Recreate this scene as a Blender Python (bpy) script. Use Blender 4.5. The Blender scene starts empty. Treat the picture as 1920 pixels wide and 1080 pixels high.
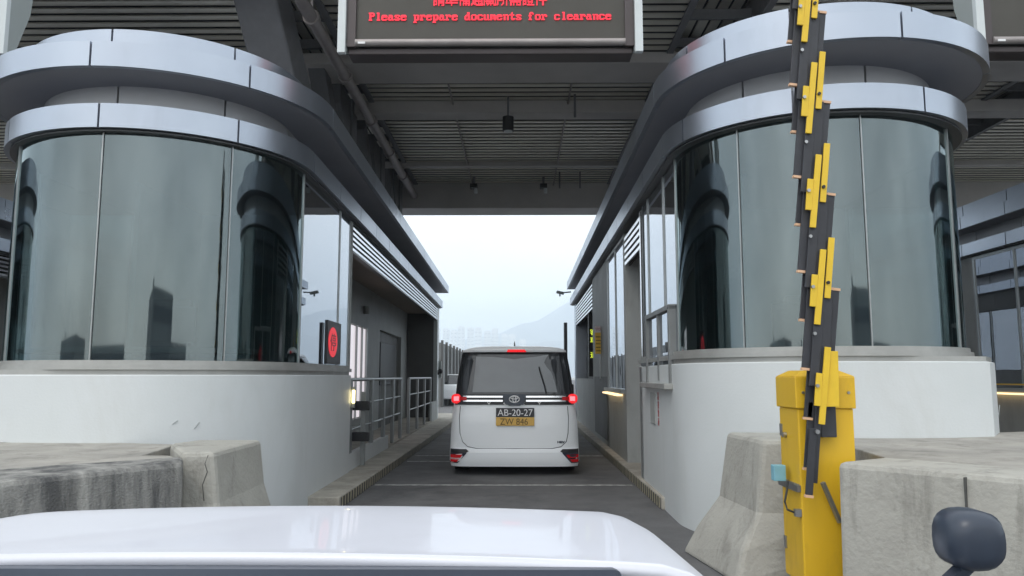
import bpy, bmesh, math, random
from mathutils import Vector, Matrix
random.seed(7)
R = math.radians
scn = bpy.context.scene
COL = scn.collection

# ------------------------------------------------------------ camera, sky, sun, exposure
F = 1440.0
cam = bpy.data.cameras.new('camera'); camo = bpy.data.objects.new('camera', cam); COL.objects.link(camo)
cam.sensor_width = 36; cam.lens = 36 * F / 1920
cam.clip_start = .05; cam.clip_end = 20000
camo.location = (0, 0, 1.3)
camo.rotation_euler = (R(90) + math.atan(166 / F), 0, math.atan(13 / F))
scn.camera = camo
scn.view_settings.view_transform = 'Standard'; scn.view_settings.look = 'None'
scn.view_settings.gamma = 1; scn.view_settings.exposure = 0.98
SUN_EL, SUN_AZ = 52, 205      # the sun stands high behind the camera, a little to the left
w = bpy.data.worlds.new('World'); scn.world = w; w.use_nodes = True
nt = w.node_tree; bg = nt.nodes['Background']
sky = nt.nodes.new('ShaderNodeTexSky'); sky.sky_type = 'NISHITA'; sky.sun_disc = False
sky.sun_elevation = R(SUN_EL); sky.sun_rotation = R(SUN_AZ); sky.dust_density = 3; sky.air_density = 1.2
tc = nt.nodes.new('ShaderNodeTexCoord'); mp = nt.nodes.new('ShaderNodeMapping'); mp.inputs['Scale'].default_value = (1, 1, 3)
nz = nt.nodes.new('ShaderNodeTexNoise'); nz.inputs['Scale'].default_value = 2.2; nz.inputs['Detail'].default_value = 6
cr = nt.nodes.new('ShaderNodeValToRGB')
cr.color_ramp.elements[0].position = .3; cr.color_ramp.elements[0].color = (5.2, 5.45, 5.6, 1)
cr.color_ramp.elements[1].position = .7; cr.color_ramp.elements[1].color = (8.2, 8.4, 8.4, 1)
mx = nt.nodes.new('ShaderNodeMixRGB'); mx.inputs[0].default_value = .82
nt.links.new(tc.outputs['Generated'], mp.inputs[0]); nt.links.new(mp.outputs[0], nz.inputs['Vector'])
nt.links.new(nz.outputs['Fac'], cr.inputs[0]); nt.links.new(sky.outputs[0], mx.inputs[1]); nt.links.new(cr.outputs[0], mx.inputs[2])
nt.links.new(mx.outputs[0], bg.inputs[0]); bg.inputs[1].default_value = .12
sun = bpy.data.lights.new('sun', 'SUN'); sun.energy = .5; sun.angle = R(20); sun.color = (1, .97, .93)
so = bpy.data.objects.new('sun', sun); COL.objects.link(so)
so.rotation_euler = (R(90 - SUN_EL), 0, R(180 - SUN_AZ))

# ------------------------------------------------------------ materials
def mat(name, col, rough=.6, metal=0., var=.0, scale=6, bump=0., spec=.5, emit=None, es=1., coat=0., dark=None, streak=False, bscale=None, grime=0., gscale=9., gcol=(.10, .095, .08)):
    """principled material; var mixes a darker / stained tone by noise, streak stretches it down the surface"""
    m = bpy.data.materials.new(name); m.use_nodes = True; t = m.node_tree; b = t.nodes['Principled BSDF']
    c = (*col, 1)
    b.inputs['Base Color'].default_value = c; b.inputs['Roughness'].default_value = rough; b.inputs['Metallic'].default_value = metal
    b.inputs['Specular IOR Level'].default_value = spec; b.inputs['Coat Weight'].default_value = coat
    tcn = t.nodes.new('ShaderNodeTexCoord'); mpn = t.nodes.new('ShaderNodeMapping'); t.links.new(tcn.outputs['Object'], mpn.inputs[0])
    if streak: mpn.inputs['Scale'].default_value = (1, 1, .12)
    if var > 0:
        n = t.nodes.new('ShaderNodeTexNoise'); n.inputs['Scale'].default_value = scale; n.inputs['Detail'].default_value = 8; n.inputs['Roughness'].default_value = .65
        t.links.new(mpn.outputs[0], n.inputs['Vector'])
        r = t.nodes.new('ShaderNodeValToRGB'); r.color_ramp.elements[0].position = .38; r.color_ramp.elements[1].position = .66
        d = dark or tuple(x * .55 for x in col)
        r.color_ramp.elements[0].color = (*[x + (y - x) * var for x, y in zip(col, d)], 1); r.color_ramp.elements[1].color = c
        t.links.new(n.outputs['Fac'], r.inputs[0]); t.links.new(r.outputs[0], b.inputs['Base Color'])
        mr = t.nodes.new('ShaderNodeMapRange'); mr.inputs['To Min'].default_value = min(1, rough + .12); mr.inputs['To Max'].default_value = max(0, rough - .06)
        t.links.new(n.outputs['Fac'], mr.inputs['Value']); t.links.new(mr.outputs[0], b.inputs['Roughness'])
    if grime > 0:      # blotches and runs of dirt over the first tone
        mg = t.nodes.new('ShaderNodeMapping'); mg.inputs['Scale'].default_value = (1, 1, .3); t.links.new(tcn.outputs['Object'], mg.inputs[0])
        n3 = t.nodes.new('ShaderNodeTexNoise'); n3.inputs['Scale'].default_value = gscale; n3.inputs['Detail'].default_value = 10; n3.inputs['Roughness'].default_value = .72; n3.inputs['Distortion'].default_value = .6
        t.links.new(mg.outputs[0], n3.inputs['Vector'])
        m3 = t.nodes.new('ShaderNodeMapRange'); m3.inputs['From Min'].default_value = .52; m3.inputs['From Max'].default_value = .78; m3.inputs['To Max'].default_value = grime
        t.links.new(n3.outputs['Fac'], m3.inputs['Value'])
        x3 = t.nodes.new('ShaderNodeMixRGB'); x3.inputs[2].default_value = (*gcol, 1); t.links.new(m3.outputs[0], x3.inputs[0])
        src = b.inputs['Base Color'].links[0].from_socket if b.inputs['Base Color'].links else None
        if src: t.links.new(src, x3.inputs[1])
        else: x3.inputs[1].default_value = c
        t.links.new(x3.outputs[0], b.inputs['Base Color'])
    if bump > 0:
        n2 = t.nodes.new('ShaderNodeTexNoise'); n2.inputs['Scale'].default_value = bscale or scale * 12; n2.inputs['Detail'].default_value = 5
        t.links.new(tcn.outputs['Object'], n2.inputs['Vector'])
        bp = t.nodes.new('ShaderNodeBump'); bp.inputs['Strength'].default_value = bump; bp.inputs['Distance'].default_value = .02
        t.links.new(n2.outputs['Fac'], bp.inputs['Height']); t.links.new(bp.outputs[0], b.inputs['Normal'])
    if emit:
        b.inputs['Emission Color'].default_value = (*emit, 1); b.inputs['Emission Strength'].default_value = es
    return m

def glass(name, tint, f0, rough=.0, warp=.0):
    """coated pane: mirror part by angle on the outer face, tinted see-through for the rest"""
    m = bpy.data.materials.new(name); m.use_nodes = True; t = m.node_tree
    for n in list(t.nodes):
        if n.type != 'OUTPUT_MATERIAL': t.nodes.remove(n)
    out = [n for n in t.nodes if n.type == 'OUTPUT_MATERIAL'][0]
    g = t.nodes.new('ShaderNodeNewGeometry')
    dp = t.nodes.new('ShaderNodeVectorMath'); dp.operation = 'DOT_PRODUCT'; t.links.new(g.outputs['Incoming'], dp.inputs[0]); t.links.new(g.outputs['Normal'], dp.inputs[1])
    def mth(op, a, b=None, v=None):
        n = t.nodes.new('ShaderNodeMath'); n.operation = op; n.use_clamp = op in ('ADD', 'SUBTRACT')
        if isinstance(a, (int, float)): n.inputs[0].default_value = a
        else: t.links.new(a, n.inputs[0])
        if b is not None:
            if isinstance(b, (int, float)): n.inputs[1].default_value = b
            else: t.links.new(b, n.inputs[1])
        return n.outputs[0]
    c = mth('ABSOLUTE', dp.outputs['Value']); p = mth('POWER', mth('SUBTRACT', 1., c), 4.)
    fac = mth('ADD', mth('MULTIPLY', p, 1 - f0), f0)
    fac = mth('MULTIPLY', fac, mth('SUBTRACT', 1., g.outputs['Backfacing']))
    if warp > .05:      # rain streaks and dust thin the mirror coat in vertical bands
        tcs = t.nodes.new('ShaderNodeTexCoord'); ms_ = t.nodes.new('ShaderNodeMapping'); ms_.inputs['Scale'].default_value = (1.6, 1.6, .22); t.links.new(tcs.outputs['Object'], ms_.inputs[0])
        ns_ = t.nodes.new('ShaderNodeTexNoise'); ns_.inputs['Scale'].default_value = 2.6; ns_.inputs['Detail'].default_value = 5; t.links.new(ms_.outputs[0], ns_.inputs['Vector'])
        mr_ = t.nodes.new('ShaderNodeMapRange'); mr_.inputs['From Min'].default_value = .3; mr_.inputs['From Max'].default_value = .7; mr_.inputs['To Min'].default_value = .86; mr_.inputs['To Max'].default_value = 1.10
        t.links.new(ns_.outputs['Fac'], mr_.inputs['Value']); fac = mth('MULTIPLY', fac, mr_.outputs[0])
    tr = t.nodes.new('ShaderNodeBsdfTransparent'); tr.inputs[0].default_value = (*tint, 1)
    gl = t.nodes.new('ShaderNodeBsdfGlossy'); gl.inputs['Roughness'].default_value = rough; gl.inputs['Color'].default_value = (.80, .93, .95, 1) if warp > .05 else (.90, .93, .98, 1)
    if warp > 0:
        tcn = t.nodes.new('ShaderNodeTexCoord'); n2 = t.nodes.new('ShaderNodeTexNoise'); n2.inputs['Scale'].default_value = 1.3; n2.inputs['Detail'].default_value = 1
        t.links.new(tcn.outputs['Object'], n2.inputs['Vector'])
        bp = t.nodes.new('ShaderNodeBump'); bp.inputs['Strength'].default_value = warp; bp.inputs['Distance'].default_value = .02
        t.links.new(n2.outputs['Fac'], bp.inputs['Height']); t.links.new(bp.outputs[0], gl.inputs['Normal'])
    ms = t.nodes.new('ShaderNodeMixShader'); t.links.new(fac, ms.inputs[0]); t.links.new(tr.outputs[0], ms.inputs[1]); t.links.new(gl.outputs[0], ms.inputs[2])
    t.links.new(ms.outputs[0], out.inputs[0]); return m

def banded(name, a, b, axis, period, duty=.5, rough=.7, slant=0.):
    """hard stripes of two paints across one axis of the object"""
    m = bpy.data.materials.new(name); m.use_nodes = True; t = m.node_tree; bs = t.nodes['Principled BSDF']; bs.inputs['Roughness'].default_value = rough
    tcn = t.nodes.new('ShaderNodeTexCoord'); sp = t.nodes.new('ShaderNodeSeparateXYZ'); t.links.new(tcn.outputs['Object'], sp.inputs[0])
    ad = t.nodes.new('ShaderNodeMath'); ad.operation = 'MULTIPLY_ADD'; t.links.new(sp.outputs[2], ad.inputs[0]); ad.inputs[1].default_value = slant; t.links.new(sp.outputs[axis], ad.inputs[2])
    md = t.nodes.new('ShaderNodeMath'); md.operation = 'PINGPONG'; t.links.new(ad.outputs[0], md.inputs[0]); md.inputs[1].default_value = period / 2
    gt = t.nodes.new('ShaderNodeMath'); gt.operation = 'GREATER_THAN'; t.links.new(md.outputs[0], gt.inputs[0]); gt.inputs[1].default_value = period / 2 * duty
    mxn = t.nodes.new('ShaderNodeMixRGB'); mxn.inputs[1].default_value = (*a, 1); mxn.inputs[2].default_value = (*b, 1); t.links.new(gt.outputs[0], mxn.inputs[0])
    n = t.nodes.new('ShaderNodeTexNoise'); n.inputs['Scale'].default_value = 14; n.inputs['Detail'].default_value = 6; t.links.new(tcn.outputs['Object'], n.inputs['Vector'])
    mr = t.nodes.new('ShaderNodeMapRange'); mr.inputs['From Min'].default_value = .4; mr.inputs['From Max'].default_value = .7; mr.inputs['To Max'].default_value = .6; t.links.new(n.outputs['Fac'], mr.inputs['Value'])
    mx2 = t.nodes.new('ShaderNodeMixRGB'); mx2.inputs[2].default_value = (.12, .115, .10, 1); t.links.new(mr.outputs[0], mx2.inputs[0]); t.links.new(mxn.outputs[0], mx2.inputs[1])
    t.links.new(mx2.outputs[0], bs.inputs['Base Color']); return m

M = dict(
    asphalt=mat('asphalt', (.15, .15, .152), .8, grime=.8, gscale=1.1, gcol=(.03, .03, .032), var=.8, scale=1.6, bump=.5, bscale=90, dark=(.095, .095, .098)),
    land=mat('land', (.40, .41, .39), .95, var=.6, scale=.02),
    line=mat('road_paint', (.50, .50, .48), .7, var=.9, scale=9, dark=(.16, .16, .16)),
    kerbtop=mat('kerb_concrete', (.47, .44, .38), .85, grime=.6, gscale=4, var=.7, scale=3, bump=.3),
    kerbband=banded('kerb_bands', (.025, .025, .025), (.46, .42, .30), 1, .13, .5),
    plinth=mat('white_wall_paint', (.63, .655, .66), .5, grime=.2, gscale=2.2, gcol=(.36, .34, .28), var=.25, scale=1.3, bump=.06, bscale=50, dark=(.5, .54, .53)),
    scuff=mat('scuff', (.36, .38, .38), .7),
    greywall=mat('grey_wall_paint', (.38, .395, .385), .55, grime=.35, gscale=2.5, var=.25, scale=1.5, dark=(.18, .19, .19)),
    darkwall=mat('dark_grey_panel', (.11, .112, .11), .5, var=.3, scale=2),
    alu=mat('bluish_aluminium', (.42, .46, .52), .28, grime=.3, gscale=1.5, gcol=(.24, .25, .28), metal=.9, var=.22, scale=1.2, dark=(.33, .355, .42), bump=.03, bscale=1.5),
    soffit=mat('soffit_panel', (.30, .31, .35), .5, metal=.3, var=.15, scale=1.4),
    neck=mat('neck_panel', (.55, .56, .58), .5, metal=.3, var=.15, scale=1.6),
    core=mat('joint_black', (.02, .02, .024), .6),
    sill=mat('sill_metal', (.44, .44, .42), .45, metal=.5, var=.3, scale=5),
    mullion=mat('mullion_metal', (.36, .38, .38), .35, metal=.7, var=.1),
    gskt=mat('dark_frame', (.10, .105, .11), .4, metal=.4),
    louvre=mat('louvre_white', (.88, .88, .90), .14, metal=.9, var=.1),
    glowpane=mat('glowing_pane', (.6, .58, .6), .3, emit=(.80, .74, .78), es=.42),  # bright reflection in the panes put in as faint emission, no lit room behind
    glass=glass('drum_glass', (.42, .50, .51), .175, .035, warp=.10),
    wglass=glass('window_glass', (.30, .35, .35), .42, .005, warp=.04),
    interior=mat('interior', (.30, .34, .34), .7, var=.3),
    desk=mat('interior_desk', (.20, .19, .17), .5),
    deck=mat('roof_deck_metal', (.80, .78, .70), .36, metal=.75, var=.3, scale=.8),
    beam=mat('roof_beam_steel', (.50, .48, .455), .5, var=.3, scale=1.2),
    darksteel=mat('dark_steel', (.16, .163, .17), .5, var=.3),
    pipe=mat('pipe_steel', (.34, .31, .30), .45, metal=.3, var=.3),
    signface=mat('led_panel_face', (.060, .055, .045), .55, var=.15, scale=2),
    signframe=mat('sign_frame', (.075, .062, .062), .45, metal=.3),
    signwhite=mat('sign_trim_white', (.62, .66, .66), .4, var=.1),
    signgrey=mat('sign_side_grey', (.33, .36, .35), .45, var=.1),
    ledred=mat('red_led', (.4, .01, .02), .5, emit=(1., .035, .07), es=.56),
    ledgreen=mat('yellow_green_led', (.3, .3, .02), .5, emit=(.72, .9, .06), es=.6),
    stopred=mat('red_disc_led', (.5, .02, .03), .5, emit=(.9, .05, .07), es=.33),
    black=mat('black_plastic', (.018, .019, .022), .45),
    slat=mat('boom_black', (.040, .042, .050), .5, var=.35, scale=12, dark=(.022, .022, .026)),
    yellow=mat('boom_yellow', (.80, .53, .03), .42, var=.15, scale=12),
    cabinet=mat('cabinet_yellow', (.74, .46, .02), .38, grime=.35, gscale=7, gcol=(.25, .15, .03), var=.22, scale=5, bump=.03, dark=(.60, .33, .02), streak=True),
    endcap=mat('end_cap_orange', (.72, .45, .28), .5),
    bolt=mat('bolt_steel', (.42, .42, .42), .35, metal=.9),
    blue=mat('pale_blue_box', (.22, .46, .55), .5, var=.2),
    concrete=mat('concrete', (.40, .38, .34), .9, grime=.8, gscale=4, var=.55, scale=2.4, bump=.5, dark=(.21, .205, .19)),
    concstain=mat('stained_concrete', (.36, .355, .33), .9, grime=.5, gscale=6,  var=1., scale=7, bump=.5, dark=(.085, .085, .085), streak=True),
    concpale=mat('pale_concrete', (.41, .40, .36), .9, grime=.75, gscale=5, var=.5, scale=3, bump=.35, dark=(.30, .29, .26)),
    crack=mat('crack', (.08, .08, .075), .9),
    rail=mat('rail_steel', (.30, .315, .315), .35, metal=.6, var=.2),
    lamp=mat('lit_lamp', (.9, .8, .5), .4, emit=(1., .84, .42), es=3.),
    lampdim=mat('lit_strip', (.9, .7, .4), .4, emit=(1., .72, .38), es=.9),
    white_car=mat('pearl_paint', (.86, .89, .91), .28, coat=.6, var=.04, scale=2),
    bonnet=mat('white_bonnet_paint', (.68, .69, .75), .38, grime=.12, gscale=5, gcol=(.4, .4, .4), coat=.3, var=.03, scale=3),
    carblue=mat('cowl_dark', (.03, .04, .06), .35),
    carglass=mat('car_glass', (.022, .025, .028), .06, spec=.7),
    carglass2=mat('rear_glass', (.15, .165, .175), .12, spec=.8, var=.25, scale=3),
    chrome=mat('chrome', (.78, .78, .80), .16, metal=1.),
    taillit=mat('lit_red_lens', (.5, .01, .01), .2, emit=(1., .03, .04), es=.42),
    tailcore=mat('lit_red_core', (.8, .1, .1), .2, emit=(1., .22, .26), es=.75),
    taildim=mat('red_lens', (.36, .012, .015), .2, emit=(1, .02, .03), es=.05),
    tyre=mat('tyre', (.02, .02, .02), .8), rim=mat('rim', (.4, .4, .42), .3, metal=.9),
    plateblack=mat('plate_black', (.04, .04, .045), .4), plateyellow=mat('plate_yellow', (.68, .42, .10), .4),
    white=mat('white_letters', (.8, .8, .8), .5), ink=mat('brown_letters', (.13, .08, .02), .5),
    redink=mat('red_letters', (.42, .06, .06), .5),
    noticeyellow=mat('notice_yellow', (.85, .54, .06), .5), paper=mat('pale_notice', (.80, .72, .72), .6),
    hill=mat('hill', (.06, .085, .09), .95, var=.5, scale=.004), tower=mat('tower_wall', (.62, .62, .60), .8, var=.1, scale=.05),
    winband=mat('tower_window', (.16, .18, .20), .3), bldg=mat('office_wall', (.34, .36, .37), .7, var=.3, scale=.1),
    barrierwall=mat('noise_wall', (.20, .21, .21), .7, var=.4, scale=1),
)

# ------------------------------------------------------------ helpers
class MB:
    def __init__(s): s.b = bmesh.new()
    def box(s, x0, x1, y0, y1, z0, z1, rot=None, about=None):
        if x0 > x1: x0, x1 = x1, x0
        if y0 > y1: y0, y1 = y1, y0
        vs = [s.b.verts.new(p) for p in ((x0, y0, z0), (x1, y0, z0), (x1, y1, z0), (x0, y1, z0), (x0, y0, z1), (x1, y0, z1), (x1, y1, z1), (x0, y1, z1))]
        for f in ((0, 3, 2, 1), (4, 5, 6, 7), (0, 1, 5, 4), (1, 2, 6, 5), (2, 3, 7, 6), (3, 0, 4, 7)): s.b.faces.new([vs[i] for i in f])
        if rot is not None:
            c = Vector(about) if about else Vector(((x0 + x1) / 2, (y0 + y1) / 2, (z0 + z1) / 2))
            for v in vs: v.co = rot @ (v.co - c) + c
        return s
    def prism(s, pts, z0, z1, top=None):
        """pts: plan outline; top: optional outline for the upper end"""
        top = top or pts
        a = [s.b.verts.new((p[0], p[1], z0 if len(p) < 3 else p[2])) for p in pts]; c = [s.b.verts.new((p[0], p[1], z1 if len(p) < 3 else p[2])) for p in top]
        n = len(pts); s.b.faces.new(a[::-1]); s.b.faces.new(c)
        for i in range(n): s.b.faces.new((a[i], a[(i + 1) % n], c[(i + 1) % n], c[i]))
        return s
    def sweep(s, loops, caps=True, closed=True):
        """list of equal-length vertex loops joined in order"""
        L = [[s.b.verts.new(p) for p in lp] for lp in loops]; n = len(L[0])
        for a, c in zip(L, L[1:]):
            for i in range(n if closed else n - 1): s.b.faces.new((a[i], a[(i + 1) % n], c[(i + 1) % n], c[i]))
        if caps: s.b.faces.new(L[0][::-1]); s.b.faces.new(L[-1])
        return s
    def bar(s, p, q, wd, ht=None, up=(0, 0, 1)):
        p, q = Vector(p), Vector(q); d = (q - p).normalized(); u = Vector(up)
        if abs(d.dot(u)) > .98: u = Vector((0, 1, 0))
        a = d.cross(u).normalized() * wd / 2; c = a.cross(d).normalized() * (ht or wd) / 2
        return s.sweep([[o + a + c, o - a + c, o - a - c, o + a - c] for o in (p, q)])
    def tube(s, pts, r, n=10):
        pts = [Vector(p) for p in pts]; loops = []
        for i, p in enumerate(pts):
            d = (pts[min(i + 1, len(pts) - 1)] - pts[max(i - 1, 0)]).normalized()
            u = Vector((0, 0, 1)) if abs(d.z) < .95 else Vector((0, 1, 0))
            a = d.cross(u).normalized(); c = a.cross(d).normalized()
            rr = r[i] if isinstance(r, (list, tuple)) else r
            loops.append([p + (a * math.cos(k * 2 * math.pi / n) + c * math.sin(k * 2 * math.pi / n)) * rr for k in range(n)])
        return s.sweep(loops)
    def disc(s, c, axis, r, th, n=24):
        c = Vector(c); ax = Vector(axis).normalized() * th / 2
        return s.tube([c - ax, c + ax], r, n)
    def polyxz(s, pts, y0, y1):
        """outline in the XZ plane pushed through Y"""
        return s.sweep([[(p[0], y0, p[1]) for p in pts], [(p[0], y1, p[1]) for p in pts]])
    def polyyz(s, pts, x0, x1):
        return s.sweep([[(x0, p[0], p[1]) for p in pts], [(x1, p[0], p[1]) for p in pts]])
    def build(s, name, m, parent=None, smooth=None, bevel=0, loc=None):
        bmesh.ops.recalc_face_normals(s.b, faces=s.b.faces)
        me = bpy.data.meshes.new(name); s.b.to_mesh(me); s.b.free()
        if smooth is not None:
            me.polygons.foreach_set('use_smooth', [True] * len(me.polygons)); me.set_sharp_from_angle(angle=R(smooth))
        me.materials.append(M[m] if isinstance(m, str) else m)
        o = bpy.data.objects.new(name, me); COL.objects.link(o)
        if loc: o.location = loc
        if parent is not None: o.parent = parent
        if bevel:
            bv = o.modifiers.new('bevel', 'BEVEL'); bv.width = bevel; bv.segments = 2; bv.limit_method = 'ANGLE'; bv.angle_limit = R(40)
        return o

def tag(o, label=None, cat=None, group=None, kind=None):
    if label: o['label'] = label
    if cat: o['category'] = cat
    if group: o['group'] = group
    if kind: o['kind'] = kind
    return o
def thing(name, label, cat, loc=(0, 0, 0), rz=0, group=None):
    o = bpy.data.objects.new(name, None); o.empty_display_size = .2; COL.objects.link(o)
    o.location = loc; o.rotation_euler = (0, 0, rz); return tag(o, label, cat, group)
def copy_tree(o, parent=None):
    c = o.copy(); COL.objects.link(c); c.parent = parent
    for ch in [x for x in list(bpy.data.objects) if x.parent is o]: copy_tree(ch, c)
    return c
def text(name, body, m, parent, size, loc, rot=(R(90), 0, 0), th=.002, width=None, height=None, bold=0.):
    cu = bpy.data.curves.new(name, 'FONT'); cu.body = body; cu.size = size; cu.align_x = 'CENTER'; cu.align_y = 'CENTER'; cu.extrude = th / 2; cu.offset = bold
    t = bpy.data.objects.new(name, cu); COL.objects.link(t)
    me = bpy.data.meshes.new_from_object(t.evaluated_get(bpy.context.evaluated_depsgraph_get()))
    bpy.data.objects.remove(t); bpy.data.curves.remove(cu); me.materials.clear(); me.materials.append(M[m])
    xs = [v.co.x for v in me.vertices]; ys = [v.co.y for v in me.vertices]
    cx, cy = (min(xs) + max(xs)) / 2, (min(ys) + max(ys)) / 2
    sx = width / (max(xs) - min(xs)) if width else 1; sy = height / (max(ys) - min(ys)) if height else sx
    for v in me.vertices: v.co.x = (v.co.x - cx) * sx; v.co.y = (v.co.y - cy) * sy
    o = bpy.data.objects.new(name, me); COL.objects.link(o); o.location = loc; o.rotation_euler = rot; o.parent = parent
    return o

# ------------------------------------------------------------ the setting
g = MB(); g.box(-6000, 6000, -300, 5500, -.6, -.008); tag(g.build('ground', 'land'), kind='structure')
g = MB(); g.box(-60, 60, -120, 300, -.3, 0); tag(g.build('road', 'asphalt'), kind='structure')
for nm, y0, y1, x0, x1 in (('lane_marking', 9.42, 9.50, -1.74, 1.36), ('lane_marking', 12.0, 12.07, -1.72, -1.02), ('lane_marking', 12.85, 12.93, -1.72, 1.38)):
    g = MB(); g.box(x0, x1, y0, y1, .0005, .004); tag(g.build(nm, 'line'), kind='structure')
# an oil stain on the asphalt, and the kerbs
def kerb(x_lane, x_back, y0, y1, s):
    g = MB(); g.box(x_lane, x_back, y0, y1, .0, .12); o = tag(g.build('kerb', 'kerbtop', bevel=.012), kind='structure')
    g = MB(); g.box(x_lane - s * .003, x_lane - s * .001 + s * .002, y0 + .06, y1 - .3, .004, .104); tag(g.build('kerb_bands', 'kerbband'), kind='structure')
kerb(-1.77, -4.75, 7.75, 25.2, -1)
kerb(1.40, 4.25, 7.75, 25.2, 1)
kerb(-7.87, -10.8, 7.75, 25.2, -1); kerb(7.50, 10.3, 7.75, 25.2, 1)

# ------------------------------------------------------------ inspection booths
def arc(r, a, b, n=None):
    n = n or max(2, int(abs(b - a) / 4) + 1)
    return [(r * math.cos(R(a + (b - a) * i / n)), r * math.sin(R(a + (b - a) * i / n))) for i in range(n + 1)]
def stadium(r, L, s=1):
    return [(s * x, y) for x, y in [(r, L)] + arc(r, 0, -180, 48) + [(-r, L)]]
def panel_ring(mb, s, r, L, z0, z1, th, joints, step, gap=.018):
    j = sorted(set([0.] + [x for x in joints] + [-180.]))
    ga = math.degrees(gap / 2 / r)
    for a, b in zip(j, j[1:]):
        o = arc(r, a + ga, b - ga); i = arc(r - th, a + ga, b - ga)
        mb.prism([(s * x, y) for x, y in o + i[::-1]], z0, z1)
    y = 0
    while y < L - .01:
        y2 = min(y + step, L)
        for k in (1, -1): mb.box(k * (r - th), k * r, y + gap / 2, y2 - gap / 2, z0, z1)
        y = y2
    mb.box(-(r - th), r - th, L - th, L, z0, z1)

def drum(root, s, rg, rr, ru, rc, L, zp, zb, side_end, jl, ju, uo=0.):
    """the rounded front: white plinth, sill, curved panes, two metal rings, neck and crown. zb: shift of everything above the plinth"""
    z = lambda v: v + zb
    zg0 = zp + .115
    # plinth: round on the lane side, squarer on the far side
    ro = rg + .05
    out = [(ro, side_end)] + arc(ro, 0, -92, 30) + [(-.55, -ro * .965), (-.95, -ro * .86), (-1.27, -.62), (-1.29, side_end)]
    g = MB(); g.prism([(s * x, y) for x, y in out], -.05, zp); root_pl = g.build('plinth', 'plinth', root, smooth=25, bevel=.008)
    g = MB(); o2 = [(x * .985, y * .985) for x, y in out]; g.prism([(s * x, y) for x, y in o2], zp, zp + .04)
    g.prism([(s * x, y) for x, y in [(rg + .055, side_end)] + arc(rg + .055, 0, -180, 40) + [(-rg - .055, side_end)]], zp + .04, zp + .082)
    g.prism([(s * x, y) for x, y in [(rg + .03, side_end)] + arc(rg + .03, 0, -180, 40) + [(-rg - .03, side_end)]], zp + .082, zg0)
    g.build('sill', 'sill', root, smooth=25)
    # panes and mullions
    for a, b in ((0, -45), (-45, -90), (-90, -135), (-135, -180)):
        g = MB(); g.prism([(s * x, y) for x, y in arc(rg, a - .35, b + .35) + arc(rg - .012, b + .35, a - .35)], zg0, z(3.30)); g.build('pane', 'glass', root, smooth=30)
    for a in (0, -45, -90, -135, -180):
        wd = .005 if a in (-45, -90) else .011
        g = MB(); c, sn = math.cos(R(a)), math.sin(R(a)); q = Matrix.Rotation(R(a) if s > 0 else R(180 - a), 3, 'Z')
        g.box(s * rg * c - .012, s * rg * c + .012, rg * sn - wd, rg * sn + wd, zg0, z(3.3), rot=q); g.build('mullion', 'mullion', root)
    # dark head strip right under the ring, inside the panel line
    # rings
    def ring(nm, r, L, z0, z1, joints, m='alu', step=1.22, yo=0.):
        g = MB(); panel_ring(g, s, r, L, z0, z1, .05, joints, step); p = g.build(nm, m, root, smooth=30)
        c = MB(); c.prism(stadium(r - .03, L - .02, s), z0 + .004, z1 - .012); c.build('soffit', 'soffit', p, smooth=30); p.location.y = yo
        return p
    c = MB(); c.prism(stadium(rr - .045, L - .05, s), z(3.29) + .002, z(3.305)); 
    c.build('head_frame', 'gskt', root, smooth=30)
    ring('lower_fascia', rr, L, z(3.31), z(3.51), jl)
    g = MB(); panel_ring(g, s, rc, L - .5, z(3.52), z(3.76), .05, ju, 1.22); g.build('neck', 'neck', root, smooth=30)
    c = MB(); c.prism(stadium(rc - .03, L - .55, s), z(3.50), z(4.1)); c.build('core', 'core', root, smooth=30)
    ring('upper_fascia', ru, L, z(3.755), z(3.96), ju, yo=uo)
    g = MB(); panel_ring(g, s, 1.27, L - 1.2, z(3.965), z(4.20), .05, jl, 1.22); g.build('crown', 'alu', root, smooth=30)
    g = MB(); g.prism(stadium(1.24, L - 1.25, s), z(4.10), z(4.185)); g.build('roof', 'soffit', root, smooth=30)
    # inside the glass
    g = MB(); g.prism(stadium(rg - .06, 2.2, s), .9, .96); g.build('floor_slab', 'interior', root)
    g = MB(); g.box(-rg + .05, rg - .05, 1.9, 2.0, .96, 3.28); g.box(-.5, -.45, .3, 1.9, .96, 3.28); g.build('partition', 'interior', root)
    g = MB(); o = arc(rg - .1, -20, -160, 20); g.prism([(s * x, y) for x, y in o + arc(rg - .55, -160, -20, 20)], 1.50, 1.54); g.build('counter', 'desk', root)
    g = MB(); g.box(s * .12, s * .55, -.62, -.58, 1.60, 1.92); g.box(s * .30, s * .36, -.60, -.52, 1.53, 1.62); g.build('monitor', 'black', root, bevel=.01)
    g = MB(); g.box(s * -.22, s * .22, .05, .12, 1.45, 2.05); g.box(s * -.24, s * .24, -.35, .08, 1.38, 1.46); g.tube([(0, -.1, .96), (0, -.1, 1.38)], .04); g.build('office_chair', 'black', root, bevel=.02)

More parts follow.
